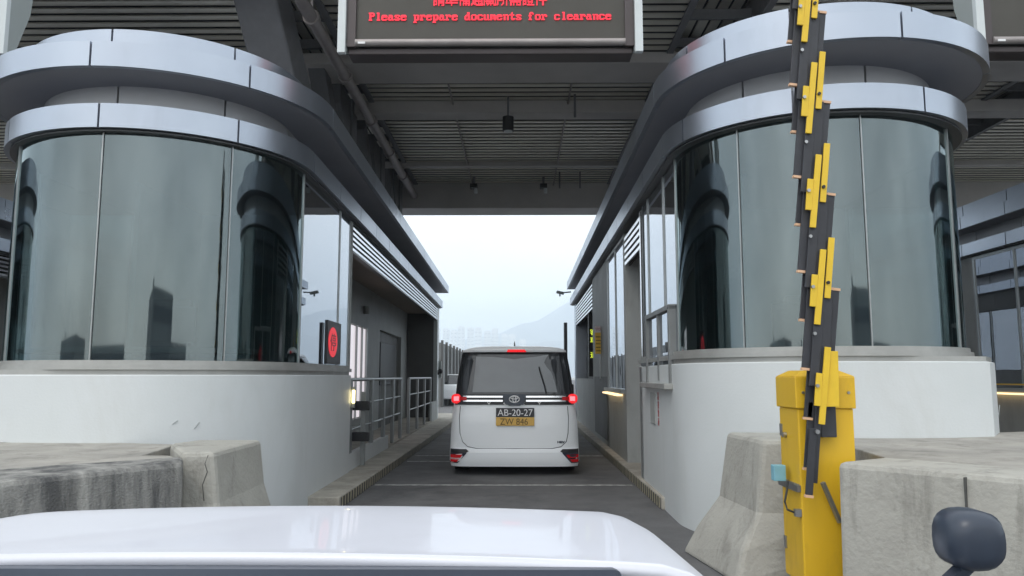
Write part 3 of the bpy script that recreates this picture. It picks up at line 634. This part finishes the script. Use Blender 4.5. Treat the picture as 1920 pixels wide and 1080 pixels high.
# lane display and notice on the right booth
ld = thing('lane_display', 'black lane display with glowing yellow-green characters in the open bay of the right booth', 'display', (1.64, 17.2, 0))
g = MB(); g.box(-.08, .16, 0, .12, 1.3, 2.9); g.build('housing', 'black', ld)
g = MB()
for ch, z in (('客', 2.29), ('車', 2.11), ('道', 1.78)): text('character', ch, 'ledgreen', ld, .2, (.02, -.006, z), width=.135, height=.14, bold=.002)
ns = thing('notice_board', 'narrow yellow notice with a pale heading on the pier of the right booth', 'notice', (1.50, 14.4, 0))
g = MB(); g.box(-.075, .06, 0, .02, 1.72, 2.24); g.build('board', 'noticeyellow', ns)
g = MB(); g.box(-.075, .06, -.004, -.001, 2.12, 2.24); g.build('heading', 'paper', ns)
text('heading_text', 'STOP', 'redink', ns, .1, (-.008, -.007, 2.18), width=.11, height=.05)
g = MB()
for i in range(5): g.box(-.06, .045, -.003, -.001, 1.77 + i * .065, 1.785 + i * .065)
g.build('text_rows', 'ink', ns)
g = MB(); g.box(.0, .03, -.01, .0, 1.25, 1.70); g.build('edge_strip', 'signwhite', ns)
wp = thing('post', 'tall dark board standing at the far end of the right booth', 'post', (1.47, 24.3, 0))
g = MB(); g.box(-.04, .06, 0, .25, .1, 3.0); g.build('board', 'black', wp)
cc = thing('security_camera', 'small camera on an arm at the far end of the right booth roof', 'camera', (1.40, 22.0, 3.62))
g = MB(); g.tube([(.1, 0, .1), (-.15, 0, .08)], .02, 8); g.build('arm', 'rail', cc)
g = MB(); g.box(-.32, -.10, -.05, .05, .04, .12, rot=Matrix.Rotation(R(12), 3, 'Y')); g.box(-.24, -.2, -.03, .03, -.03, .04); g.build('housing', 'signgrey', cc, bevel=.01)
sr = thing('wall_speaker', 'round black speaker at the far corner of the left booth', 'speaker', (-2.28, 22.4, 1.45))
g = MB(); g.box(-.05, .02, 0, .1, -.2, .3); g.build('bracket', 'signgrey', sr); g = MB(); g.disc((0, -.03, 0), (0, 1, 0), .07, .06); g.build('cone', 'black', sr)

# ------------------------------------------------------------ the white van
van = thing('van', 'white minivan with dark rear glass and brake lights on, waiting in the lane', 'van', (-.062, 10.3, 0))
HW = [(.12, .845), (.20, .862), (.34, .862), (.55, .855), (.72, .845), (.88, .825), (1.0, .812), (1.07, .800), (1.25, .785), (1.45, .755), (1.60, .728), (1.655, .70)]
YR = [(.12, .02), (.20, .0), (.30, .0), (.335, .03), (.36, .055), (.55, .055), (.72, .06), (.88, .075), (1.0, .085), (1.07, .09), (1.25, .135), (1.45, .185), (1.60, .225), (1.655, .20)]
def ip(T, z):
    if z <= T[0][0]: return T[0][1]
    for (a, p), (b, q) in zip(T, T[1:]):
        if z <= b: return p + (q - p) * (z - a) / (b - a)
    return T[-1][1]
def ry(x, z): t = abs(x) / ip(HW, z); return ip(YR, z) + .035 * t * t + .10 * t ** 14
def yfront(z): return 4.6 - (0 if z < .55 else (z - .55) * .35 if z < 1.0 else .16 + (z - 1.0) * 1.55)
def vloop(z, inset=0., yin=0.):
    h = ip(HW, z) - inset; P = []
    for i in range(33):
        x = -1 + 2 * i / 32; x = math.sin(x * math.pi / 2) * h; P.append((x, ry(x * .999, z) + inset + yin, z))
    yf = yfront(z) - inset
    for i in range(9): P.append((h, .35 + (yf - .6 - .35) * i / 8, z))
    for i in range(1, 17):
        a = math.pi * i / 17; P.append((h * math.cos(a), yf - .6 + .6 * math.sin(a), z))
    for i in range(9): P.append((-h, .35 + (yf - .6 - .35) * (8 - i) / 8, z))
    return P
zs = [.12, .16, .20, .26, .30, .335, .36, .45, .55, .65, .72, .80, .88, .94, 1.0, 1.045]
g = MB(); g.sweep([vloop(z) for z in zs]); body = g.build('body', 'white_car', van, smooth=38)
zs = [1.045, 1.07, 1.15, 1.25, 1.35, 1.45, 1.52, 1.60, 1.635]
g = MB(); g.sweep([vloop(z, .004) for z in zs]); g.build('glasshouse', 'carglass', van, smooth=38)
rf = []
for z, ins in ((1.632, -.004), (1.655, .0), (1.675, .03), (1.695, .09), (1.712, .18), (1.722, .32), (1.727, .5)):
    lp = vloop(min(z, 1.655)); h = .70
    cx0, cy0 = 0, 1.9
    f = 1 - max(0, ins) / .72
    rf.append([(p[0] * (f if ins > 0 else 1.006), cy0 + (p[1] - cy0) * (1 - max(0, ins) * .42 if ins > 0 else 1.006), z) for p in lp])
g = MB(); g.sweep(rf); g.build('roof', 'white_car', van, smooth=60)
def rear_poly(pts, off, m, nm, parent=van, th=.006, sub=6):
    """closed outline laid on the rear of the van, following its curve"""
    P = []
    for (a, b) in zip(pts, pts[1:] + pts[:1]):
        for k in range(sub): P.append((a[0] + (b[0] - a[0]) * k / sub, a[1] + (b[1] - a[1]) * k / sub))
    g = MB(); lo = [(x, ry(x, z) - off, z) for x, z in P]; hi = [(x, ry(x, z) - off + th, z) for x, z in P]
    A = [g.b.verts.new(p) for p in lo]; B = [g.b.verts.new(p) for p in hi]; n = len(A)
    fs = [g.b.faces.new(A[::-1]), g.b.faces.new(B)]
    for i in range(n): g.b.faces.new((A[i], A[(i + 1) % n], B[(i + 1) % n], B[i]))
    bmesh.ops.triangulate(g.b, faces=fs)
    return g.build(nm, m, parent)
def rear_strip(x0, x1, z0, z1, off, m, nm, parent=van, th=.02, n=24):
    g = MB(); lo = []
    for i in range(n + 1):
        x = x0 + (x1 - x0) * i / n
        lo.append([(x, ry(x, z0) - off, z0), (x, ry(x, z0) - off + th, z0), (x, ry(x, z1) - off + th, z1), (x, ry(x, z1) - off, z1)])
    g.sweep(lo); return g.build(nm, m, parent, smooth=40)
def rear_line(pts, r, m, nm, off=0., parent=van):
    g = MB(); g.tube([(x, ry(x, z) - off, z) for x, z in pts], r, 6); return g.build(nm, m, parent, smooth=60)
rear_poly([(-.565, 1.09), (-.535, 1.23), (-.50, 1.36), (-.475, 1.43), (-.472, 1.49), (-.50, 1.545), (-.52, 1.572), (-.30, 1.567), (0, 1.535), (.30, 1.57), (.47, 1.60), (.43, 1.55), (.405, 1.49), (.43, 1.44), (.50, 1.36), (.545, 1.22), (.575, 1.09)], .004, 'carglass2', 'rear_window', sub=5)
rear_strip(-.80, .80, .925, 1.065, .012, 'black', 'light_bar', n=40)
for x0, x1 in ((-.69, -.155), (.155, .69)):
    rear_strip(x0, x1, 1.020, 1.044, .022, 'chrome', 'chrome_strip'); rear_strip(x0, x1, .966, .990, .022, 'chrome', 'chrome_strip')
rear_poly([(-.155, 1.065), (.155, 1.065), (.13, .94), (.07, .915), (-.07, .915), (-.13, .94)], .030, 'carblue', 'emblem_base', th=.02)
g = MB()
def oval(cx, cz, a, b, r):
    y = ry(0, cz) - .036; g.tube([(cx + a * math.cos(t * math.pi / 12), y, cz + b * math.sin(t * math.pi / 12)) for t in range(25)], r, 6)
oval(0, 1.0, .066, .044, .008); oval(0, 1.0, .022, .040, .007); oval(0, 1.02, .048, .018, .007)
g.build('emblem', 'white', van, smooth=60)
for ch, x in (('V', -.34), ('O', -.12), ('X', .115), ('Y', .335)):
    text('letter', ch, 'white', van, .05, (x, ry(x, .94) - .022, .944), width=.050, height=.034, th=.006, bold=.002)
for sx in (-1, 1):
    tl = MB(); xc = sx * .785; 
    loops = []
    for k, (rr, dy) in enumerate(((.078, .03), (.080, -.01), (.066, -.035), (.03, -.045))):
        loops.append([(xc + rr * 1.02 * math.cos(t * math.pi / 10) * (1 if math.cos(t * math.pi / 10) * sx < 0 else .85), ry(xc * .97, 1.0) + dy + (.05 if math.cos(t * math.pi / 10) * sx > .3 else 0), 1.003 + rr * .82 * abs(math.sin(t * math.pi / 10)) ** .7 * (1 if math.sin(t * math.pi / 10) > 0 else -1)) for t in range(20)])
    tl.sweep(loops); t = tl.build('taillight', 'taillit', van, smooth=60)
    g = MB(); g.box(xc - .035 - sx * .005, xc + .035 - sx * .005, ry(xc * .97, 1.0) - .050, ry(xc * .97, 1.) - .03, .975, 1.035); g.build('lit_core', 'tailcore', t, bevel=.008)
    rear_strip(sx * .64, sx * .74, .983, 1.030, .026, 'taildim', 'lamp_bar', n=4)
    rear_poly([(sx * .855, .345), (sx * .855, .30), (sx * .64, .30), (sx * .605, .318), (sx * .64, .345)], .012, 'black', 'lamp_surround', th=.02)
    rear_poly([(sx * .855, .30), (sx * .855, .165), (sx * .75, .165), (sx * .64, .285), (sx * .63, .30)], .010, 'carblue', 'lamp_surround', th=.02)
    rear_poly([(sx * .85, .275), (sx * .85, .235), (sx * .715, .235), (sx * .685, .275)], .020, 'taildim', 'bumper_lamp')
    rear_poly([(sx * .85, .215), (sx * .85, .178), (sx * .765, .178), (sx * .732, .215)], .020, 'taildim', 'bumper_lamp')
    g = MB(); g.prism([(sx * .80, 3.1), (sx * 1.0, 3.12), (sx * 1.02, 3.2), (sx * .80, 3.25)], .98, 1.17); g.build('wing_mirror', 'black', van, bevel=.02)
    for y in (.75, 3.7):
        g = MB(); g.disc((sx * .74, y, .31), (1, 0, 0), .31, .2, 32); wh = g.build('wheel', 'tyre', van, smooth=40, bevel=.02)
        g = MB(); g.disc((sx * .842, y, .31), (1, 0, 0), .21, .012, 10); g.build('rim', 'rim', wh)
rear_line([(-.725, .905), (-.735, .75), (-.725, .55), (-.69, .44), (-.62, .375), (-.5, .352), (0, .352), (.5, .352), (.62, .375), (.69, .44), (.715, .55), (.722, .75), (.712, .905)], .0045, 'core', 'tailgate_seam', .001)
rear_poly([(-.10, 1.632), (.16, 1.632), (.14, 1.665), (-.09, 1.665)], .02, 'taillit', 'brake_light', th=.03)
rear_line([(.335, 1.43), (.36, 1.33), (.40, 1.2), (.43, 1.075)], .010, 'black', 'wiper', .02)
rear_strip(-.60, .60, .312, .33, .006, 'white_car', 'bumper_crease')
g = MB(); g.box(-.245, .265, .035, .05, .765, .885); g.build('black_plate', 'plateblack', van, bevel=.004)
g = MB(); g.box(-.245, .265, .035, .05, .650, .762); g.build('yellow_plate', 'plateyellow', van, bevel=.004)
text('plate_letters', 'AB-20-27', 'white', van, .1, (.01, .030, .824), width=.465, height=.088)
text('plate_letters', 'ZW 846', 'ink', van, .1, (-.005, .032, .706), width=.37, height=.084)
text('badge', 'HEV', 'carblue', van, .05, (.62, ry(.62, .43) - .004, .435), width=.10, height=.03, bold=.003)
g = MB(); g.sweep([[(-.015, .6 + .14, 1.70), (.015, .6 + .14, 1.70), (.015, .6, 1.70), (-.015, .6, 1.70)], [(-.004, .76, 1.80), (.004, .76, 1.80), (.004, .73, 1.80), (-.004, .73, 1.80)]]); g.build('antenna', 'black', van)
for sx in (-1, 1):
    g = MB(); g.box(sx * .45, sx * .74, 4.28, 4.42, .78, .90); g.build('headlight', 'chrome', van, bevel=.03)

# ------------------------------------------------------------ car we look from: its bonnet
oc = thing('car', 'white bonnet of the car the photo is taken from', 'car', (-.47, 0, 0))
def bz(x, y):
    """bonnet height; x across from the car's centre line, y forward"""
    t = abs(x) / .84
    return 1.034 - .022 * t * t - .09 * max(0, t - .80) / .2 * max(0, t - .8) / .2 - .055 * (max(0, y - 1.15)) - .22 * max(0, y - 1.75) ** 2
rows = []
for j in range(25):
    y = 1.18 + 1.10 * j / 24; hw = .86 - .10 * max(0, (y - 1.6)) ** 2
    rows.append([(-hw + 2 * hw * i / 40, y + .035 * (1 - (abs(-1 + 2 * i / 40)) ** 2) * (1 if j == 0 else 0), bz(-hw + 2 * hw * i / 40, y)) for i in range(41)])
g = MB(); g.sweep(rows, caps=False, closed=False); b = g.build('bonnet', 'bonnet', oc, smooth=60)
sd_ = b.modifiers.new('thick', 'SOLIDIFY'); sd_.thickness = .02; sd_.offset = -1
g = MB(); g.polyyz([(.86, .95), (1.22, .95), (1.22, 1.012), (1.16, 1.020), (.86, .985)], -.70, .62); g.build('cowl', 'carblue', oc, bevel=.01)
g = MB(); g.bar((-.65, 1.05, 1.018), (-.05, 1.0, 1.015), .02, .02); g.build('wiper', 'carblue', oc); g = MB(); g.bar((.0, 1.05, 1.018), (.60, 1.0, 1.015), .02, .02); g.build('wiper', 'carblue', oc)
for sx in (-1, 1):
    g = MB(); g.sweep([[(sx * .865, y, .30), (sx * .905, y, .55), (sx * .895, y, .80), (sx * .83, y, .87), (sx * .80, y, .5)] for y in (-.6, 1.2, 2.0, 2.25)]); g.build('fender', 'bonnet', oc, smooth=60)
    g = MB(); g.disc((sx * .82, 1.75, .32), (1, 0, 0), .32, .2, 28); wh = g.build('wheel', 'tyre', oc, smooth=40); g = MB(); g.disc((sx * .925, 1.75, .32), (1, 0, 0), .2, .01, 10); g.build('rim', 'rim', wh)
    g = MB(); g.box(sx * .5, sx * .8, 2.25, 2.33, .55, .66); g.build('headlight', 'chrome', oc, bevel=.03)
g = MB(); g.sweep([[(-.82, 2.28, .25), (.82, 2.28, .25), (.82, 2.40, .3), (-.82, 2.40, .3)], [(-.84, 2.2, .70), (.84, 2.2, .70), (.80, 2.36, .62), (-.80, 2.36, .62)]]); g.build('bumper', 'bonnet', oc, bevel=.03)
g = MB(); lo = []
for t, f in ((0, .5), (.06, .8), (.25, 1), (.75, 1), (.94, .8), (1, .5)):
    lo.append([(1.034 + .036 * f * abs(math.cos(k * math.pi / 12)) ** .75 * (1 if math.cos(k * math.pi / 12) > 0 else -1), .965 + .07 * t, 1.098 + .036 * f * abs(math.sin(k * math.pi / 12)) ** .75 * (1 if math.sin(k * math.pi / 12) > 0 else -1)) for k in range(24)])
g.sweep(lo); g.build('wing_mirror', 'carblue', oc, smooth=60); g = MB(); g.bar((.84, 1.0, .90), (1.03, 1.0, 1.065), .02, .012); g.build('mirror_stalk', 'carblue', oc)

# ------------------------------------------------------------ beyond the lane
nw = thing('noise_barrier', 'grey ribbed roadside fence beyond the far corner of the left booth', 'fence', (-3.45, 33, 0))
g = MB(); g.box(-.1, .1, 0, 30, 0, 2.75); g.build('panel', 'barrierwall', nw)
for k in range(16): MB().box(.1, .2, k * 2.0, k * 2.0 + .15, 0, 2.85).build('rib', 'darkwall', nw)
fc = thing('car', 'small white car far ahead between the left booth and the van', 'car', (-3.05, 34.5, 0))
g = MB(); g.sweep([[(-.85, y, .3), (.85, y, .3), (.85, y, z), (-.85, y, z)] for y, z in ((0, .7), (.05, .95), (4.1, .9), (4.2, .6))]); g.build('body', 'white_car', fc, bevel=.05)
g = MB(); g.sweep([[(-w_, y0, z), (w_, y0, z), (w_, y1, z), (-w_, y1, z)] for z, w_, y0, y1 in ((.92, .80, .3, 3.4), (1.35, .64, .9, 2.7))]); g.build('glasshouse', 'carglass', fc)
g = MB(); g.box(-.63, .63, .92, 2.68, 1.352, 1.40); g.build('roof', 'white_car', fc, bevel=.02)
for sx in (-1, 1):
    g = MB(); g.box(sx * .5, sx * .8, -.03, .05, .62, .76); g.build('headlight', 'lampdim', fc)
    for y in (.8, 3.3):
        g = MB(); g.disc((sx * .76, y, .31), (1, 0, 0), .31, .2, 20); g.build('wheel', 'tyre', fc)
# hills and towers in the haze
def hill(name, pts, y, dep, seed):
    random.seed(seed); n = 90; x0, x1 = pts[0][0], pts[-1][0]; loops = []
    def hz(x):
        for (a, p), (b_, q) in zip(pts, pts[1:]):
            if x <= b_: t = (x - a) / (b_ - a); t = t * t * (3 - 2 * t); return p + (q - p) * t
        return 0
    ph = [random.random() * 6 for _ in range(6)]
    for j in range(14):
        v = j / 13; prof = math.sin(v * math.pi) ** .8 if 0 < j < 13 else 0
        loops.append([(x0 + (x1 - x0) * i / n, y + dep * (v - .5), -5 + prof * (hz(x0 + (x1 - x0) * i / n) + 9 * sum(math.sin(i * f_ * .23 + j * .5 * f_ + ph[k]) / (k + 1.5) for k, f_ in enumerate((1, 1.9, 3.1, 5.3, 8.1))))) for i in range(n + 1)])
    g = MB(); g.sweep(loops, caps=False, closed=False); tag(g.build(name, 'hill', smooth=50), kind='structure')
hill('hills', [(-1500, 60), (-500, 170), (-180, 235), (60, 300), (330, 425), (900, 380), (1500, 180), (2200, 60)], 4300, 1200, 3)
hill('hills', [(-900, 30), (-200, 120), (150, 150), (600, 185), (1300, 120), (1900, 20)], 3300, 700, 5)
random.seed(11)
tx = [-300, -272, -247, -214, -190, -160, -131, -104, -80, -48, -22, 12]
hs = [150, 158, 160, 150, 163, 160, 155, 148, 158, 140, 132, 118]
prot = None
for i, (x, h) in enumerate(zip(tx, hs)):
    t = thing('apartment_tower', 'pale apartment tower in the haze, one of a far row above the van', 'tower', (x, 2500 + random.uniform(-60, 120), 0), 0, 'far apartment towers in the haze')
    g = MB(); g.box(-11, 11, -9, 9, 0, h); g.box(-3, 3, -11, -9, 0, h - 6); g.box(-8, 8, -6, 6, h, h + 4); g.build('wall', 'tower', t)
    for z in range(8, int(h) - 6, 12): MB().box(-9, 9, -9.12, -9.02, z, z + 2.4).build('window', 'winband', t)
# buildings behind the viewpoint that the curved panes mirror
def office(x, y, wx, wy, h, label):
    t = thing('office_building', label, 'building', (x, y, 0), 0, 'buildings mirrored in the booth panes')
    g = MB(); g.box(-wx / 2, wx / 2, -wy / 2, wy / 2, 0, h); g.box(-wx / 2 + 1, -wx / 2 + 2, 0, 1, h, h + 1.5); g.build('wall', 'bldg', t)
    z = 2.5
    while z < h - 1.5: MB().box(-wx / 2 + 1, wx / 2 - 1, wy / 2, wy / 2 + .06, z, z + 1.5).build('window', 'winband', t); z += 3.4
office(24, -64, 19, 14, 9, 'dark tall office block mirrored in the middle of the booth panes')
office(-30, -90, 44, 14, 5, 'long low building mirrored at the foot of the booth panes')
office(62, -95, 34, 14, 6, 'mid height building mirrored to the side in the booth panes')
office(-75, -70, 30, 16, 6, 'boxy building mirrored at the edge of the booth panes')

# ------------------------------------------------------------ haze
hm = bpy.data.materials.new('haze'); hm.use_nodes = True; t = hm.node_tree
for n in list(t.nodes):
    if n.type != 'OUTPUT_MATERIAL': t.nodes.remove(n)
pv = t.nodes.new('ShaderNodeVolumePrincipled'); pv.inputs['Color'].default_value = (.84, .92, 1, 1); pv.inputs['Density'].default_value = .00052; pv.inputs['Anisotropy'].default_value = .2
t.links.new(pv.outputs[0], [n for n in t.nodes if n.type == 'OUTPUT_MATERIAL'][0].inputs['Volume'])
me = MB().box(-6100, 6100, -400, 5600, -1.6, 420)
hz_ = me.build('haze', hm); tag(hz_, kind='stuff')

scn.cycles.max_bounces = 8; scn.cycles.transparent_max_bounces = 16; scn.cycles.volume_bounces = 4
